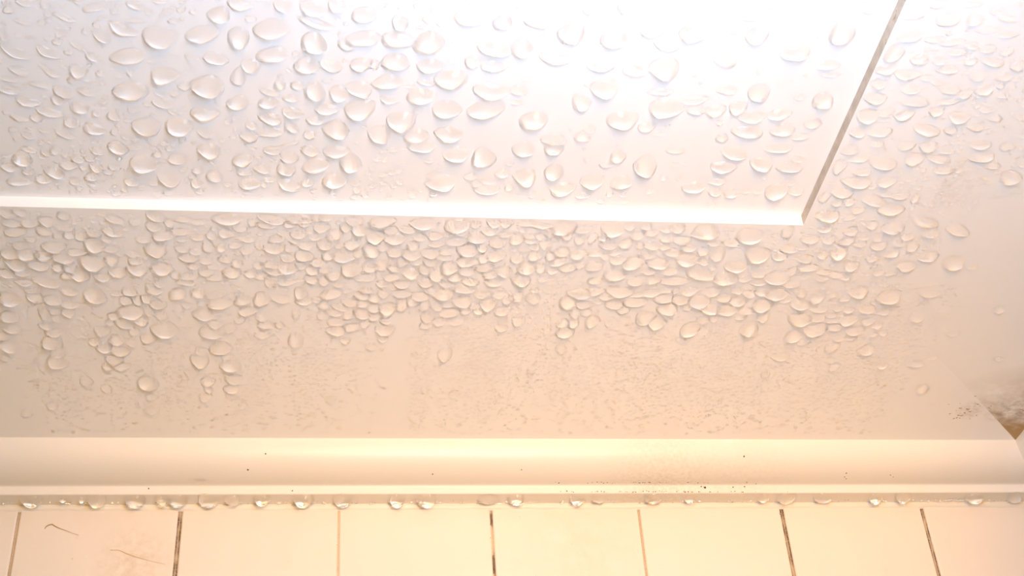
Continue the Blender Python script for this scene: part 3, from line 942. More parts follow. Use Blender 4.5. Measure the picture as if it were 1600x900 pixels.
HANG = """-292.0 -9.0 14.1 15.0 48 782
-251.7 -13.1 15.0 15.0 150 777
-228.0 -9.7 13.9 17.5 211 781
-201.1 -8.4 13.9 15.0 278 782
-182.4 -10.5 16.0 15.0 325 780
-167.3 -10.4 12.7 12.5 362 780
-272.6 -4.5 5.4 7.5 100 787
-260.8 -4.4 5.4 7.5 130 787
-211.6 -8.5 8.6 15.0 252 782
-148.1 -8.1 11.7 15.0 410 782
-121.6 -10.2 15.9 17.5 475 780
-96.9 -7.8 14.9 15.0 535 782
-61.6 -8.7 12.7 17.5 620 781
-42.2 -8.6 14.9 17.5 666 781
-1.5 -7.2 15.0 10.0 762 782
16.9 -4.8 11.8 15.0 805 785
57.7 -5.6 11.9 15.0 900 783
72.7 -6.7 11.9 10.0 935 782
109.6 -7.6 13.1 12.5 1020 781
134.6 -4.0 9.9 12.5 1075 785
186.1 -7.2 10.0 10.0 1192 781
202.3 -9.4 14.6 12.5 1230 778
227.2 -9.3 13.6 12.5 1285 778
265.1 -7.9 11.5 15.0 1367 780
284.8 -8.9 12.7 12.5 1411 778
336.4 -8.6 14.2 15.0 1522 778
365.8 -8.5 13.2 12.5 1585 778"""
STRAND = [(-0.2829, -0.0447), (-0.2823, -0.0432), (-0.2808, -0.0421), (-0.2789, -0.0416), (-0.2768, -0.043), (-0.2742, -0.0444), (-0.2695, -0.0462), (-0.2659, -0.0478), (-0.2618, -0.0492)]
STREAK = [(-0.2411, -0.0596), (-0.2362, -0.0596), (-0.231, -0.062), (-0.2254, -0.0643), (-0.2199, -0.0659), (-0.2138, -0.0678), (-0.2068, -0.0695)]

# ------------------------------------------------------------------ the room's measures (m, z down from the trim's ceiling edge)
DEL, XR, DSL = 0.012, 0.3996, 0.185          # flat ceiling height, right wall, width of the sloping border
TW, TU, TH, TF = 0.03737, 0.01464, 0.02829, 0.00599   # trim: width, ledge depth, height, fillet height
KS = DEL / (DSL - TW) ** 2
HX, HY, HD = 0.14970, -0.25170, 0.0066       # access opening: its right and front edges, panel recess
JOINTS = [-0.5, -0.4, -0.3002, -0.2002, -0.0990, 0.0010, 0.1008, 0.2002, 0.3005]

def zceil(x, y):
    d = min(-y, XR - x)
    return DEL - KS * max(0.0, DSL - d) ** 2
def on_panel(x, y): return x < HX + .002 and y < HY + .001

# ------------------------------------------------------------------ materials
def mat(name):
    m = bpy.data.materials.new(name); m.use_nodes = True
    nt = m.node_tree; return m, nt, nt.nodes['Principled BSDF']
def N(nt, t, **kw):
    n = nt.nodes.new(t)
    for k, v in kw.items(): setattr(n, k, v)
    return n
def noise_node(nt, scale, detail=3, rough=.5):
    g = N(nt, 'ShaderNodeNewGeometry'); n = N(nt, 'ShaderNodeTexNoise')
    nt.links.new(g.outputs['Position'], n.inputs['Vector'])
    n.inputs['Scale'].default_value = scale; n.inputs['Detail'].default_value = detail; n.inputs['Roughness'].default_value = rough
    return n
def ramp(nt, src, stops):
    r = N(nt, 'ShaderNodeValToRGB'); nt.links.new(src, r.inputs[0])
    e = r.color_ramp.elements
    while len(e) < len(stops): e.new(0.5)
    for el, (p, c) in zip(e, stops): el.position = p; el.color = (*c, 1) if len(c) == 3 else c
    return r
def mix(nt, fac, a, b):
    m = N(nt, 'ShaderNodeMix', data_type='RGBA')
    if isinstance(fac, float): m.inputs[0].default_value = fac
    else: nt.links.new(fac, m.inputs[0])
    for i, v in ((6, a), (7, b)):
        if isinstance(v, tuple): m.inputs[i].default_value = (*v, 1)
        else: nt.links.new(v, m.inputs[i])
    return m.outputs[2]
def blob(nt, center, radius):
    """1 inside a soft-edged round patch at a place on the surface, 0 outside: a stain's own shape."""
    g = N(nt, 'ShaderNodeNewGeometry'); d = N(nt, 'ShaderNodeVectorMath', operation='DISTANCE')
    nt.links.new(g.outputs['Position'], d.inputs[0]); d.inputs[1].default_value = center
    r = N(nt, 'ShaderNodeMapRange'); nt.links.new(d.outputs['Value'], r.inputs[0])
    r.inputs[1].default_value = 0; r.inputs[2].default_value = radius; r.inputs[3].default_value = 1; r.inputs[4].default_value = 0
    return r.outputs[0]
def mul(nt, a, b):
    m = N(nt, 'ShaderNodeMath', operation='MULTIPLY')
    for i, v in enumerate((a, b)):
        if isinstance(v, float): m.inputs[i].default_value = v
        else: nt.links.new(v, m.inputs[i])
    return m.outputs[0]

def paint(name, col, rough, stains=(), mott=.02, spec=.5):
    m, nt, b = mat(name)
    n = noise_node(nt, 14, 3)
    c = mix(nt, n.outputs['Fac'], tuple(v * (1 - mott) for v in col), tuple(min(1, v * (1 + mott)) for v in col))
    for center, rad, scol, strength, nsc in stains:
        n2 = noise_node(nt, nsc, 5, .65)
        k = ramp(nt, n2.outputs['Fac'], [(.36, (0, 0, 0)), (.66, (1, 1, 1))])
        f = mul(nt, mul(nt, blob(nt, center, rad), k.outputs[0]), strength)
        c = mix(nt, f, c, scol)
    nt.links.new(c, b.inputs['Base Color'])
    b.inputs['Roughness'].default_value = rough
    b.inputs['Specular IOR Level'].default_value = spec
    return m
DIRT = (.33, .24, .13)
M = {}
M['ceiling'] = paint('ceiling_paint', (.94, .93, .925), .42, stains=[
    ((.318, -.070, ZC), .012, (.30, .19, .08), .7, 420), ((.2402, -.2467, ZC), .010, (.55, .47, .33), .9, 300),
    ((.289, -.0754, ZC), .006, (.5, .38, .2), 1., 300)])
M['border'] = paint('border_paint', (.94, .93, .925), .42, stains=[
    ((.375, -.050, ZC), .090, (.42, .27, .11), 2.2, 14), ((.345, -.070, ZC), .030, (.24, .15, .06), .7, 200),  # wide brown patch is stain, plus painted shade to sharpen the hip line
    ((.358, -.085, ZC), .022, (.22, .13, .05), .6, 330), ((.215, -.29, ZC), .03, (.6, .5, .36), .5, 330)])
M['panel'] = paint('panel_laminate', (.94, .93, .93), .40)
M['trim'] = paint('trim_plastic', (.86, .83, .78), .38, stains=[
    ((.115, -.014, ZC - .024), .05, (.45, .33, .18), .35, 420), ((.17, -.016, ZC - .022), .04, (.5, .38, .22), .2, 350)])
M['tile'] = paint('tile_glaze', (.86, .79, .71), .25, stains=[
    ((-.225, 0, ZC - .068), .03, (.60, .42, .22), .5, 160), ((.06, 0, ZC - .06), .05, (.8, .66, .48), .5, 60)])
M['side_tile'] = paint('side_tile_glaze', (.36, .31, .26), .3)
M['caulk'] = paint('caulk', (.84, .80, .72), .5)
M['floor'] = paint('floor_tile', (.55, .50, .44), .4)
M['dirt'] = paint('dirt_film', (.42, .28, .13), .8)
M['faint'] = paint('faint_dirt', (.66, .48, .27), .8)
M['mould'] = paint('mould', (.10, .065, .035), .9)
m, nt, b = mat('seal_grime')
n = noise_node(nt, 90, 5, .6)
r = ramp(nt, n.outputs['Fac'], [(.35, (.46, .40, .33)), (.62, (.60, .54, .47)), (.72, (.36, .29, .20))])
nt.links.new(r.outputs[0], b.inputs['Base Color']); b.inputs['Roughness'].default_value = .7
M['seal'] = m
m, nt, b = mat('grout')
at = N(nt, 'ShaderNodeAttribute', attribute_name='mould')
n = noise_node(nt, 900, 4, .7)
k = ramp(nt, n.outputs['Fac'], [(.30, (.5, .5, .5)), (.6, (1, 1, 1))])
c = mix(nt, mul(nt, at.outputs['Fac'], k.outputs[0]), (.74, .60, .42), (.045, .022, .009))
nt.links.new(c, b.inputs['Base Color']); b.inputs['Roughness'].default_value = .85
M['grout'] = m
m, nt, b = mat('water')
gl = N(nt, 'ShaderNodeBsdfGlass'); gl.inputs['Roughness'].default_value = 0.0; gl.inputs['IOR'].default_value = 1.26
nt.links.new(gl.outputs[0], nt.nodes['Material Output'].inputs['Surface'])
M['water'] = m

# ------------------------------------------------------------------ object helpers
def obj(name, verts, faces, m, parent=None, smooth=False, loc=(0, 0, 0)):
    me = bpy.data.meshes.new(name); me.from_pydata([tuple(v) for v in verts], [], faces)
    for mm in (m if isinstance(m, (list, tuple)) else [m]): me.materials.append(mm)
    if smooth: me.polygons.foreach_set('use_smooth', [True] * len(me.polygons))
    me.update()
    o = bpy.data.objects.new(name, me); C.objects.link(o); o.location = loc
    if parent: o.parent = parent
    return o
def structure(o): o['kind'] = 'structure'; return o
def tag(o, label, cat, group=None, kind=None):
    o['label'] = label; o['category'] = cat
    if group: o['group'] = group
    if kind: o['kind'] = kind
    return o

# ------------------------------------------------------------------ ceiling: flat field with the access opening, sloping border, mitred at the corner
V, F, FM = [], [], []
def q4(*p, mi=0):
    i = len(V); V.extend(p); F.append((i, i + 1, i + 2, i + 3)); FM.append(mi)
x0, y0 = -1.0, -1.6
xs = [x0, -.60, HX, XR - DSL]; ys = [y0, -1.00, HY, -DSL]
Z = ZC + DEL
for i in range(3):
    for j in range(3):
        if i == 1 and j == 1: continue
        q4((xs[i], ys[j], Z), (xs[i], ys[j + 1], Z), (xs[i + 1], ys[j + 1], Z), (xs[i + 1], ys[j], Z))
T = .0068                                     # the board the opening is cut in, with eased edges
e = .0007
def reveal(a, bb, nx, ny, mi):
    for k in range(4):
        t0, t1 = k / 4, (k + 1) / 4
        def pt(p, t):
            if t == 0: return (p[0], p[1], Z)
            return (p[0] + nx * e * 0, p[1] + ny * e * 0, Z + (HD + .002) * t)
        q4(pt(a, t0), pt(bb, t0), pt(bb, t1), pt(a, t1), mi=mi)
reveal((-.60, HY), (HX, HY), 0, 1, 0)
reveal((HX, HY), (HX, -1.00), 1, 0, 1)
reveal((HX, -1.00), (-.60, -1.00), 0, -1, 0)
reveal((-.60, -1.00), (-.60, HY), -1, 0, 0)
flat_n = len(F)
nl = 14
ds = [DSL + (0.012 - DSL) * k / nl for k in range(nl + 1)]
for strip in (0, 1):
    base = len(V)
    for d in ds:
        z = ZC + DEL - KS * (DSL - d) ** 2
        if strip == 0: V += [(x0, -d, z), (XR - d, -d, z)]
        else: V += [(XR - d, -d, z), (XR - d, y0, z)]
    for k in range(nl):
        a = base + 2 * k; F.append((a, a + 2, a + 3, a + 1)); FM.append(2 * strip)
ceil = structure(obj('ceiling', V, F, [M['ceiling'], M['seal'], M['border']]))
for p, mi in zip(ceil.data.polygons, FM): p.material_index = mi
for p in list(ceil.data.polygons)[flat_n:]: p.use_smooth = True

# the access panel lying in the opening
def rounded_slab(xa, xb, ya, yb, za, zb, r=.0012):
    v = []; f = []
    for (ins, z) in ((r, za), (0, za + r), (0, zb - r), (r, zb)):
        v += [(xa + ins, ya + ins, z), (xb - ins, ya + ins, z), (xb - ins, yb - ins, z), (xa + ins, yb - ins, z)]
    f.append((0, 3, 2, 1)); f.append((12, 13, 14, 15))
    for k in range(3):
        for i in range(4):
            a = 4 * k + i; b2 = 4 * k + (i + 1) % 4
            f.append((a, b2, b2 + 4, a + 4))
    return v, f
v, f = rounded_slab(-.62, HX + .02, -1.02, HY + .02, Z + HD, Z + HD + .012)
hatch = obj('access_panel', v, f, M['panel'])
tag(hatch, 'large white access panel recessed in the ceiling, beaded with big water drops', 'access panel')

# ------------------------------------------------------------------ walls
def tiled_wall(name, along_x):
    V, F, FM, ATT = [], [], [], []
    th = .101
    top = -TH - .0042
    rows = [top - th * k for k in range(23)]
    if along_x: cols = [-1.0, -.9, -.8, -.7, -.6] + JOINTS + [XR]
    else: cols = [-1.6 + .1 * k for k in range(17)]
    gaps = {-.3002: .0017, -.2002: .0026, -.0990: .0011, .0010: .0016, .1008: .0013, .2002: .0026, .3005: .0024}
    def P(u, d, z): return (u, d, ZC + z) if along_x else (XR + d, u, ZC + z)
    def quad(a, b2, c2, d2, mi, att):
        i = len(V); V.extend((a, b2, c2, d2)); F.append((i, i + 1, i + 2, i + 3) if along_x else (i + 3, i + 2, i + 1, i)); FM.append(mi); ATT.extend(att)
    for ci in range(len(cols) - 1):
        ua = cols[ci] + gaps.get(cols[ci], .0016) / 2; ub = cols[ci + 1] - gaps.get(cols[ci + 1], .0016) / 2
        for ri in range(len(rows) - 1):
            za = rows[ri + 1] + .0008; zb = rows[ri] - .0008
            if ri == 0: zb = -TH - .001
            e = .0009
            loops = [[(ua, .0030), (za, zb)], [(ua, .0009), None], [(ua + e * .4, .0003), None], [(ua + e, 0), None]]
            prev = None
            for ins, d in ((0, .0035), (0, .0010), (e * .35, .0003), (e, 0)):
                loop = [P(ua + ins, d, za + ins), P(ub - ins, d, za + ins), P(ub - ins, d, zb - ins), P(ua + ins, d, zb - ins)]
                if prev:
                    for k in range(4): quad(prev[k], prev[(k + 1) % 4], loop[(k + 1) % 4], loop[k], 0, [0] * 4)
                prev = loop
            quad(*prev, 0, [0] * 4)
    # grout behind the tiles: one backing sheet, then finer strips down the joints that show
    ga, gb = cols[0], cols[-1]
    quad(P(ga, .0032, rows[-1]), P(gb, .0032, rows[-1]), P(gb, .0032, -TH), P(ga, .0032, -TH), 1, [0] * 4)
    if along_x:
        amt = {-.3002: (.45, .15), -.2002: (.55, 1.2), -.0990: (.22, .15), .0010: (.30, .95), .1008: (.45, .2), .2002: (.62, 1.5), .3005: (.5, 1.5)}
        for u0, (basea, blot) in amt.items():
            w = gaps[u0]
            nz = 110; us = [-.5, -.24, -.02, .22, .5]
            for k in range(nz):
                z1 = -TH - .004 - k * .001; z2 = z1 - .001
                def att(j, z):
                    edge = (1.0, .9, .4, .9, 1.0)[j]
                    bl = mnoise.noise(Vector((u0 * 91.7, z * 130, j * .35))) * .9 + .25
                    if abs(u0 - .001) < 1e-6:                       # two separate dark blots on this joint
                        s = -z - TH
                        bl = 1.4 * math.exp(-((s - .011) / .004) ** 2) + 1.6 * math.exp(-((s - .043) / .006) ** 2); edge = 1 if j >= 2 or bl > .5 else .2
                    return max(0.0, min(1.0, edge * (basea + blot * max(0, bl))))
                for j in range(4):
                    a0 = P(u0 + us[j] * w, .0012, ZC * 0 + z2); a1 = P(u0 + us[j + 1] * w, .0012, z2)
                    a2 = P(u0 + us[j + 1] * w, .0012, z1); a3 = P(u0 + us[j] * w, .0012, z1)
                    quad(a0, a1, a2, a3, 1, [att(j, z2), att(j + 1, z2), att(j + 1, z1), att(j, z1)])
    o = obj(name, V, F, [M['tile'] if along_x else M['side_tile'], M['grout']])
    for p, mi in zip(o.data.polygons, FM): p.material_index = mi
    a = o.data.attributes.new('mould', 'FLOAT', 'POINT'); a.data.foreach_set('value', ATT)
    return structure(o)
tiled_wall('wall_back', True)
tiled_wall('wall_right', False)
structure(obj('floor', [(-1.0, -1.6, 0), (XR + .01, -1.6, 0), (XR + .01, .01, 0), (-1.0, .01, 0)], [(0, 1, 2, 3)], M['floor']))

v, f = rounded_slab(.265, XR + .01, -.60, -.54, 0, ZC + DEL - KS * 0.0 + .004)  # unseen wall added to keep the warm lamp off the right ceiling strip
structure(obj('shade_wall', v, f, M['side_tile']))

# ------------------------------------------------------------------ plastic trim: rounded upper roll over a flat fillet, open ledge under it, mitred in the corner
prof = [(TW, .0006), (TW, -.0012)]
for k in range(1, 17):
    a = k / 16 * math.pi / 2
    prof.append((TU + .0012 + (TW - TU - .0012) * math.cos(a) ** .92, -.0012 - (TH - TF - .0016) * math.sin(a) ** 1.05))
prof += [(TU + .0002, -TH + TF - .0001), (TU, -TH + TF - .0005), (TU, -TH + .0005), (TU - .0004, -TH), (-.003, -TH)]
def sweep(name, along_x):
    nP = len(prof); V, F = [], []
    U = [x0, -.5, -.3, -.1, .1, .3] if along_x else [y0, -1.0, -.6, -.3]
    for u in U + [None]:
        for d, z in prof:
            uu = u if u is not None else (XR - d if along_x else -d)
            wob = .00022 * mnoise.noise(Vector((uu * 9, z * 40, 3.1)))
            V.append((uu, -d - wob, ZC + z) if along_x else (XR - d, uu, ZC + z))
    for i in range(len(U)):
        for k in range(nP - 1):
            a = i * nP + k; q = (a, a + 1, a + 1 + nP, a + nP)
            F.append(q if along_x else q[::-1])
    o = obj(name, V, F, M['trim'], smooth=True)
    for p in o.data.polygons:
        k = p.vertices[0] % nP
    me = o.data
    me.set_sharp_from_angle(angle=math.radians(38))
    return structure(o)
sweep('trim_1', True)
sweep('trim_2', False)

# caulk line between the ledge and the tiles
V, F = [], []
n = 260
for i in range(n + 1):
    x = -.5 + (XR + .5) * i / n
    bot = -TH - .0046 - .0007 * mnoise.noise(Vector((x * 60, 0, 0))) - .0003 * mnoise.noise(Vector((x * 300, 5, 0)))
    topz = -TH + .0004; bul = .0016 + .0006 * mnoise.noise(Vector((x * 90, 7, 1)))
    for t in range(6):
        s = t / 5
        V.append((x, .0006 - bul * math.sin(math.pi * min(1, s * .9 + .1)) ** .8 * (1 if t < 5 else .0), ZC + topz + (bot - topz) * s))
for i in range(n):
    for t in range(5):
        a = i * 6 + t; F.append((a, a + 1, a + 7, a + 6))
structure(obj('trim_3', V, F, M['caulk'], smooth=True))

# ------------------------------------------------------------------ water
rng = random.Random(7)
def dome(W, D, H, seed, segs=28, rings=9, sink=.0003, wob=.14, p=.98):
    """A hanging drop: uneven rounded outline, domed downwards, its flat top just let into the board."""
    r = random.Random(seed)
    ph = [r.uniform(0, 6.283) for _ in range(4)]; am = [wob * r.uniform(.3, 1) for _ in range(4)]
    lean = (r.uniform(-.10, .10) * W, r.uniform(-.10, .10) * D)
    def R(a): return 1 + am[0] * .7 * math.cos(2 * a + ph[0]) + am[1] * .6 * math.cos(3 * a + ph[1]) + am[2] * .25 * math.cos(4 * a + ph[2]) + am[3] * .12 * math.cos(5 * a + ph[3])
    V = [(lean[0], lean[1], -H)]; F = []
    for j in range(1, rings + 1):
        t = math.sin(j / rings * math.pi / 2)
        if j == rings: t = 1
        z = -H * (1 - t * t) ** p if t < 1 else 0
        k = (1 - t * t)
        for i in range(segs):
            a = 6.283185 * i / segs
            V.append((W / 2 * R(a) * t * math.cos(a) + lean[0] * k, D / 2 * R(a) * t * math.sin(a) + lean[1] * k, z))
    top = len(V)
    for i in range(segs):
        x, y, _ = V[top - segs + i]; V.append((x, y, sink))
    V.append((0, 0, sink))
    for i in range(segs):
        j = (i + 1) % segs
        F.append((0, 1 + j, 1 + i))
        for k in range(rings):
            a = 1 + k * segs
            F.append((a + i, a + j, a + segs + j, a + segs + i))
        F.append((top + i, top + j, len(V) - 1))
    return V, F
def drape(V, x, y, ang=0.0):
    """Seat a drop on the sloping border of the ceiling, rim to board all round."""
    if y < -DSL - .02 and x < XR - DSL - .02: return V
    c, s = math.cos(ang), math.sin(ang); z0 = zceil(x, y)
    return [(a, b2, z + zceil(x + c * a - s * b2, min(-.013, y + s * a + c * b2)) - z0) for a, b2, z in V]
def surf(x, y, panel): return ZC + DEL + HD if panel else ZC + zceil(x, y)

def size_word(a, cuts): return 'big' if a > cuts[0] else 'medium' if a > cuts[1] else 'smallish'
def shape_word(W, D):
    q = W / D
    return 'round' if .87 < q < 1.15 else 'oval' if q < 1.75 and q > .6 else 'elongated'
def pct(px, py):
    return '%g%% across and %g%% down photo' % (round(px / 16 * 2) / 2, round(py / 9 * 2) / 2)
used_labels = {}
rows = [list(map(float, l.split())) for l in BIG.split('\n')]
areas = sorted((r[2] * r[3] for r in rows), reverse=True); cuts = (areas[70], areas[180])
for n, (x, y, W, D, ang, pan, px, py) in enumerate(rows):
    pan = bool(pan); xm, ym = x / 1e3, y / 1e3
    Wm, Dm = W / 1e3 * 1.02, D / 1e3 * 1.02
    H = (.33 if pan else .29) * min(Wm, Dm) * rng.uniform(.9, 1.12)
    V, F = dome(Wm, Dm, H, 100 + n)
    if not pan: V = drape(V, xm, ym, math.radians(ang))
    o = obj('water_droplet', V, F, M['water'], smooth=True, loc=(xm, ym, surf(xm, ym, pan)))
    o.rotation_euler = (0, 0, math.radians(ang))
    if pan:
        where, grp = 'on the access panel', 'water droplets on the access panel'
    elif xm > HX and ym < HY:
        where, grp = 'beside the grey joint', 'water droplets on the ceiling beside the panel'
    else:
        where, grp = 'on ceiling below the panel', 'water droplets on the ceiling between panel and trim'
    lab = '%s %s droplet %s, %s' % (size_word(W * D, cuts), shape_word(W, D), where, pct(px, py))
    if len(lab.split()) > 16: lab = lab.replace(' clear', '')
    assert lab not in used_labels, lab
    used_labels[lab] = 1
    tag(o, lab, 'water droplet', grp)

# drops hanging in a row under the trim's ledge
jn = [(-.3002, 'first'), (-.2002, 'second'), (-.0990, 'third'), (.0010, 'fourth'), (.1008, 'fifth'), (.2002, 'sixth'), (.3005, 'seventh')]
for n, l in enumerate(HANG.split('\n')):
    x, y, W, hp, px, py = map(float, l.split())
    xm = x / 1e3; Wm = W / 1e3 * .92; Dm = min(.0125, Wm * .95); H = .0058 * hp / 15
    yc = -max(Dm / 2 + .0006, min(TU - Dm / 2 - .0003, .0085))
    V, F = dome(Wm, Dm, H, 900 + n, p=.8)
    o = obj('hanging_droplet', V, F, M['water'], smooth=True, loc=(xm, yc, ZC - TH))
    jx, nm = min(jn, key=lambda t: abs(t[0] - xm))
    tag(o, '%s droplet under the trim, %.1f tile widths %s the %s grout line' % ('small clear' if W < 9 else 'bulging clear', abs(xm - jx) * 10, 'past' if xm > jx else 'before', nm),
        'water droplet', 'droplets hanging in a row under the trim')

# one flat run of water on the roll of the trim
V, F = dome(.0125, .0042, .0011, 77)
o = obj('flat_droplet', V, F, M['water'], smooth=True, loc=(-.1868, -TU - .0062, ZC - .0207))
o.rotation_euler = (math.radians(-12), 0, 0)
tag(o, 'flat clear droplet clinging to the underside of the trim roll, above the second grout line', 'water droplet')

# all the smaller beads between and below them
def many(name, batches, label, cat):
    AV, AF = [], []; off = 0
    for (x, y, W, D, H, ang, z, seed, segs, rings) in (t + (sg, rg) for sp, sg, rg in batches for t in sp):
        V, F = dome(W, D, H, seed, segs, rings, sink=.00015)
        if not on_panel(x, y) and z > ZC - .002: V = drape(V, x, y, ang)
        c, s = math.cos(ang), math.sin(ang)
        AV += [(x + c * a - s * b2, y + s * a + c * b2, z + cc) for a, b2, cc in V]
        AF += [tuple(i + off for i in f) for f in F]; off += len(V)
    o = obj(name, AV, AF, M['water'], smooth=True)
    tag(o, label, cat, kind='stuff'); return o
grid = {}
CELL = .012
def put(x, y, r, big=False): grid.setdefault((int(x // CELL), int(y // CELL)), []).append((x, y, r, big))
def clear(x, y, r, gap=1.0):
    cx, cy = int(x // CELL), int(y // CELL)
    for i in (-1, 0, 1):
        for j in (-1, 0, 1):
            for (a, b2, rr, big) in grid.get((cx + i, cy + j), ()):
                if (a - x) ** 2 + (b2 - y) ** 2 < ((1.02 if big else gap) * (r + rr)) ** 2: return False
    return True
for r in rows: put(r[0] / 1e3, r[1] / 1e3, .00053 * max(r[2] * .92, r[3]), True)
spec = []
for n, l in enumerate(SMALL.split('\n')):
    x, y, W, D, ang, pan = map(float, l.split())
    xm, ym = x / 1e3, y / 1e3
    put(xm, ym, .00053 * max(W * .92, D))
    H = (.30 if pan else .27) * min(W, D) / 1e3 * rng.uniform(.85, 1.1)
    spec.append((xm, ym, W / 1e3, D / 1e3, H, math.radians(ang), surf(xm, ym, bool(pan)), 2000 + n))
# the same beading carried on past the edges of the photo
for t in range(9000):
    x = rng.uniform(-.64, .36); y = rng.uniform(-.64, -.15)
    if x > -.33 and y > -.45: continue
    W = rng.uniform(.006, .016); D = W * rng.uniform(.7, 1.0); r = W * .53; pan = on_panel(x, y)
    if pan and (x + r > HX - .001 or y + r > HY - .001 or x - r < -.598): continue
    if not pan and (y - r < HY + .001 and x - r < HX + .001): continue
    if x + r > .26 or y > -.16 + .02 * math.sin(x * 40) or not clear(x, y, r, 1.0): continue
    put(x, y, r)
    spec.append((x, y, W, D, .29 * D, rng.uniform(-.4, .4), surf(x, y, pan), 80000 + t))
batches = [(spec, 20, 6)]

BX = [-295, -277, -262, -250, -231, -217, -199, -183, -169, -156, -141, -133, -119, -108, -75, -66, -38, -8, 8, 12, 22, 31, 50, 83, 116, 147, 175, 201, 222, 224, 227, 240, 258, 300]
BY = [-121, -101, -102, -141, -115, -148, -148, -123, -103, -136, -162, -181, -182, -150, -145, -164, -158, -162, -179, -204, -210, -133, -154, -161, -155, -156, -143, -137, -158, -191, -222, -250, -285, -300]
def bound(x): return np.interp(x * 1e3, BX, BY) / 1e3
spec = []
# tiny ones filling the gaps of the crowded zone
tries = 0
while tries < 42000 and len(spec) < 2200:
    tries += 1
    x = rng.uniform(-.31, .30); y = rng.uniform(-.43, -.10)
    if y > bound(x) + .004 or (x > .24 and y > -.28): continue
    pan = on_panel(x, y)
    if pan and (x > HX - .012 or y > HY - .004 or (x > -.17 and rng.random() < (.55 if x < -.05 else .93))): continue
    if not pan and ((y < HY and x < HX + .002) or (y < HY + .004 and x < HX + .004)): continue
    r = rng.uniform(.0010, .0026) if pan else rng.uniform(.0009, .0021)
    if not clear(x, y, r, .88): continue
    put(x, y, r)
    z = surf(x, y, pan)
    spec.append((x, y, 2 * r * rng.uniform(.95, 1.3), 2 * r * .9, .5 * r, rng.uniform(-.5, .2), z, 5000 + tries))
batches.append((spec, 12, 4))
# the fine mist on the border near the trim, thinned where water has run off in streaks
MC = [(-266, 12, 1), (-235, 10, .8), (-210, 12, .9), (-188, 9, .8), (-161, 9, 1.3), (-148, 7, .8), (-119, 13, .7), (-90, 10, .15), (-49, 6, .9), (-31, 8, 1.0), (-12, 10, 1.1), (2, 8, .6), (30, 14, .7), (60, 14, .7), (95, 18, .8), (136, 18, .9), (172, 16, 1.1), (203, 12, 1.1), (230, 12, .8), (250, 10, .3)]
def mist(x, y):
    s = sum(a * math.exp(-((x * 1e3 - c) / w) ** 2) for c, w, a in MC)
    s *= .55 + .9 * max(0, .5 + mnoise.noise(Vector((x * 60, y * 25, 2))))
    fade = min(1, max(.12, (-y - .045) / .06))
    return s * fade
spec = []; tries = 0
while tries < 60000 and len(spec) < 7000:
    tries += 1
    x = rng.uniform(-.32, .27); y = rng.uniform(-.20, -.042)
    if y < bound(x) - .006 or rng.random() > mist(x, y): continue
    r = rng.choice((.0007, .0008, .0010, .0012, .0015)) * rng.uniform(.85, 1.2)
    if not clear(x, y, r, 1.02): continue
    put(x, y, r)
    spec.append((x, y, 2 * r * rng.uniform(.95, 1.25), 2 * r, .25 * r, rng.uniform(-.4, .4), ZC + zceil(x, y), 9000 + tries))
batches.append((spec, 10, 3))
many('small_droplets', batches, 'countless smaller clear droplets and fine mist beads between the larger drops on panel and ceiling', 'water droplets')
# beads along the ledge and the caulk, and specks of water on the tiles
spec = []
for i in range(230):
    x = rng.uniform(-.31, .37); r = rng.uniform(.0004, .0012)
    spec.append((x, -rng.uniform(.0022, .0055), 2 * r, 2 * r, r * 1.1, 0, ZC - TH, 30000 + i))
many('ledge_beads', [(spec, 10, 3)], 'row of pinhead water beads along the caulk under the trim ledge', 'water beads')
AV, AF = [], []; off = 0
for i in range(210):
    x = rng.uniform(-.30, .37); z = -rng.uniform(TH + .008, TH + .055); r = rng.uniform(.0003, .0007)
    V, F = dome(2 * r, 2 * r * rng.uniform(.8, 1.5), r * .7, 40000 + i, 8, 3, sink=.0001)
    AV += [(x + a, c2, ZC + z + b2) for a, b2, c2 in V]; AF += [tuple(k + off for k in f[::-1]) for f in F]; off += len(V)
tag(obj('tile_beads', AV, AF, M['water'], smooth=True), 'scattered pinhead specks of water on the cream wall tiles', 'water beads', kind='stuff')

# ------------------------------------------------------------------ dirt
def trim_point(s):                              # s = 0 top of the roll .. 1 its lower end, 1..1.4 the fillet
    if s <= 1:
        a = s * math.pi / 2
        return TU + .0012 + (TW - TU - .0012) * math.cos(a) ** .92, -.0012 - (TH - TF - .0016) * math.sin(a) ** 1.05
    return TU, -TH + TF - .0006 - (TF - .0012) * (s - 1) / .4
AV, AF = [], []; off = 0
def speck(x, s, r, seed):
    global off
    d, z = trim_point(s)
    V, F = dome(2 * r, 2 * r, r * .35, seed, 7, 2, sink=.0001, wob=.4)
    d2, z2 = trim_point(min(s + .02, .999 if s < 1 else 1.4)); d3, z3 = trim_point(max(s - .02, 1.001 if s > 1 else 0))
    t = Vector((d2 - d3, z2 - z3)).normalized() if (d2, z2) != (d3, z3) else Vector((0, -1))
    nrm = Vector((-t.y, t.x))                    # outwards (more d, lower z)
    if nrm.x < 0: nrm = -nrm
    for a, b2, c2 in V:
        dd = d + t.x * b2 - nrm.x * c2; zz = z + t.y * b2 - nrm.y * c2
        AV.append((x + a, -dd, ZC + zz))
    AF.extend(tuple(k + off for k in f) for f in F); off += len(V)
for x, s, r in [(-.2195, 1.1, .00055), (-.146, .30, .0005), (-.157, .62, .0006), (-.129, 1.25, .0005), (-.039, .72, .0005), (.019, .62, .0004), (.1685, .34, .0006), (.1445, 1.1, .0009), (.142, 1.04, .0005), (.172, 1.05, .0005), (.18, 1.0, .0004), (.173, .95, .0004), (.164, 1.08, .0005), (.2405, .70, .0005), (.2400, .80, .0004), (.2415, .85, .0004), (.272, .75, .0004), (.2745, .8, .0003)]:
    speck(x, s, r, int(abs(x) * 1e5))
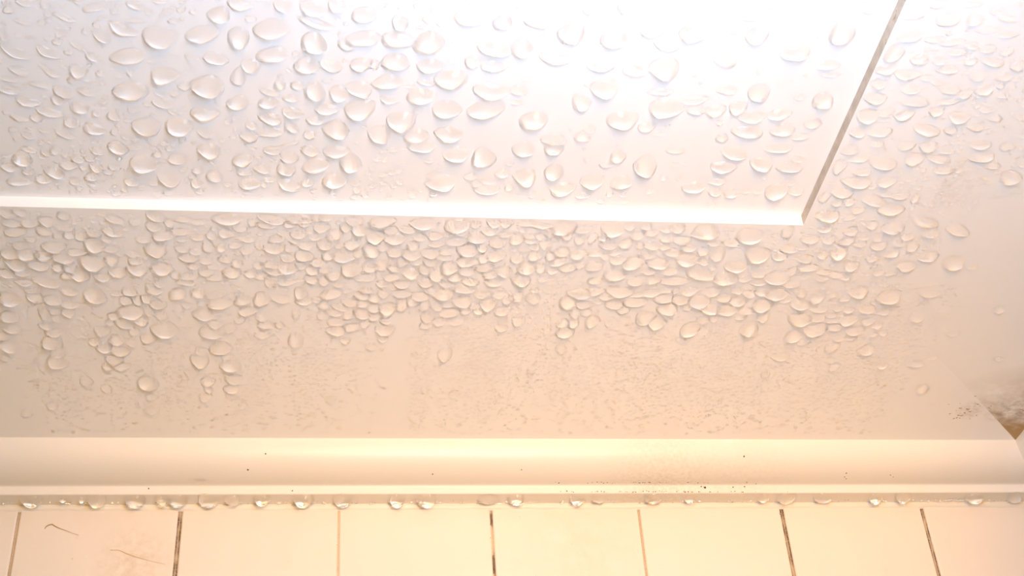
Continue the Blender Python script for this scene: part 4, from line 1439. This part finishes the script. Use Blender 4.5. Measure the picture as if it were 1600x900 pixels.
for i in range(95):
    x = rng.gauss(.112, .032); s = rng.choice((.97, 1.33, 1.38, 1.36)) + rng.uniform(-.03, .02)
    speck(x, max(.9, min(1.39, s)), rng.uniform(.00018, .00048), 60000 + i)
tag(obj('mould_specks', AV, AF, M['mould'], smooth=True), 'black mould specks dotted along the white trim, thickest above its fillet', 'mould', kind='stuff')
AV, AF = [], []; off = 0
for i in range(46):
    a = rng.random()
    x, y = (rng.gauss(.318, .006), rng.gauss(-.069, .006)) if a < .6 else (rng.gauss(.352, .009), rng.gauss(-.076, .005))
    if x > .36: continue
    r = rng.uniform(.0002, .0006)
    V, F = dome(2 * r * 2, 2 * r, r * .3, 70000 + i, 7, 2, sink=.0001, wob=.5); an = rng.uniform(0, 3)
    AV += [(x + math.cos(an) * p - math.sin(an) * q, y + math.sin(an) * p + math.cos(an) * q, ZC + zceil(x, y) + z) for p, q, z in V]
    AF += [tuple(k + off for k in f) for f in F]; off += len(V)
tag(obj('corner_mould', AV, AF, M['dirt'], smooth=True), 'brown mould specks on the ceiling in the corner above the trim', 'mould', kind='stuff')

def streak(name, pts, rad, label, m):
    """A thin flattened fibre stuck to the tile face."""
    P = [Vector((x, -.0001, ZC + z)) for x, z in pts]; V, F = [], []
    for i, p in enumerate(P):
        t = (P[min(i + 1, len(P) - 1)] - P[max(i - 1, 0)]).normalized(); s = t.cross(Vector((0, 1, 0)))
        r = rad * (1 - .75 * abs(2 * i / (len(P) - 1) - .7)) if len(P) > 2 else rad
        r = max(r, rad * .25)
        for k in range(6):
            a = k / 6 * 6.283; V.append(p + s * r * math.cos(a) + Vector((0, -.5 * r * math.sin(a), 0)))
    for i in range(len(P) - 1):
        for k in range(6):
            a = i * 6 + k; b2 = i * 6 + (k + 1) % 6; F.append((a, b2, b2 + 6, a + 6))
    F.append(tuple(range(5, -1, -1))); F.append(tuple(range(len(V) - 6, len(V))))
    tag(obj(name, V, F, m, smooth=True), label, 'dirt')
streak('dirt_strand', STRAND, .00045, 'short brown hooked strand of dirt on the tile after the first grout line', M['dirt'])
streak('dirt_streak', STREAK, .00035, 'faint thin brown streak low on the tile before the second grout line', M['faint'])
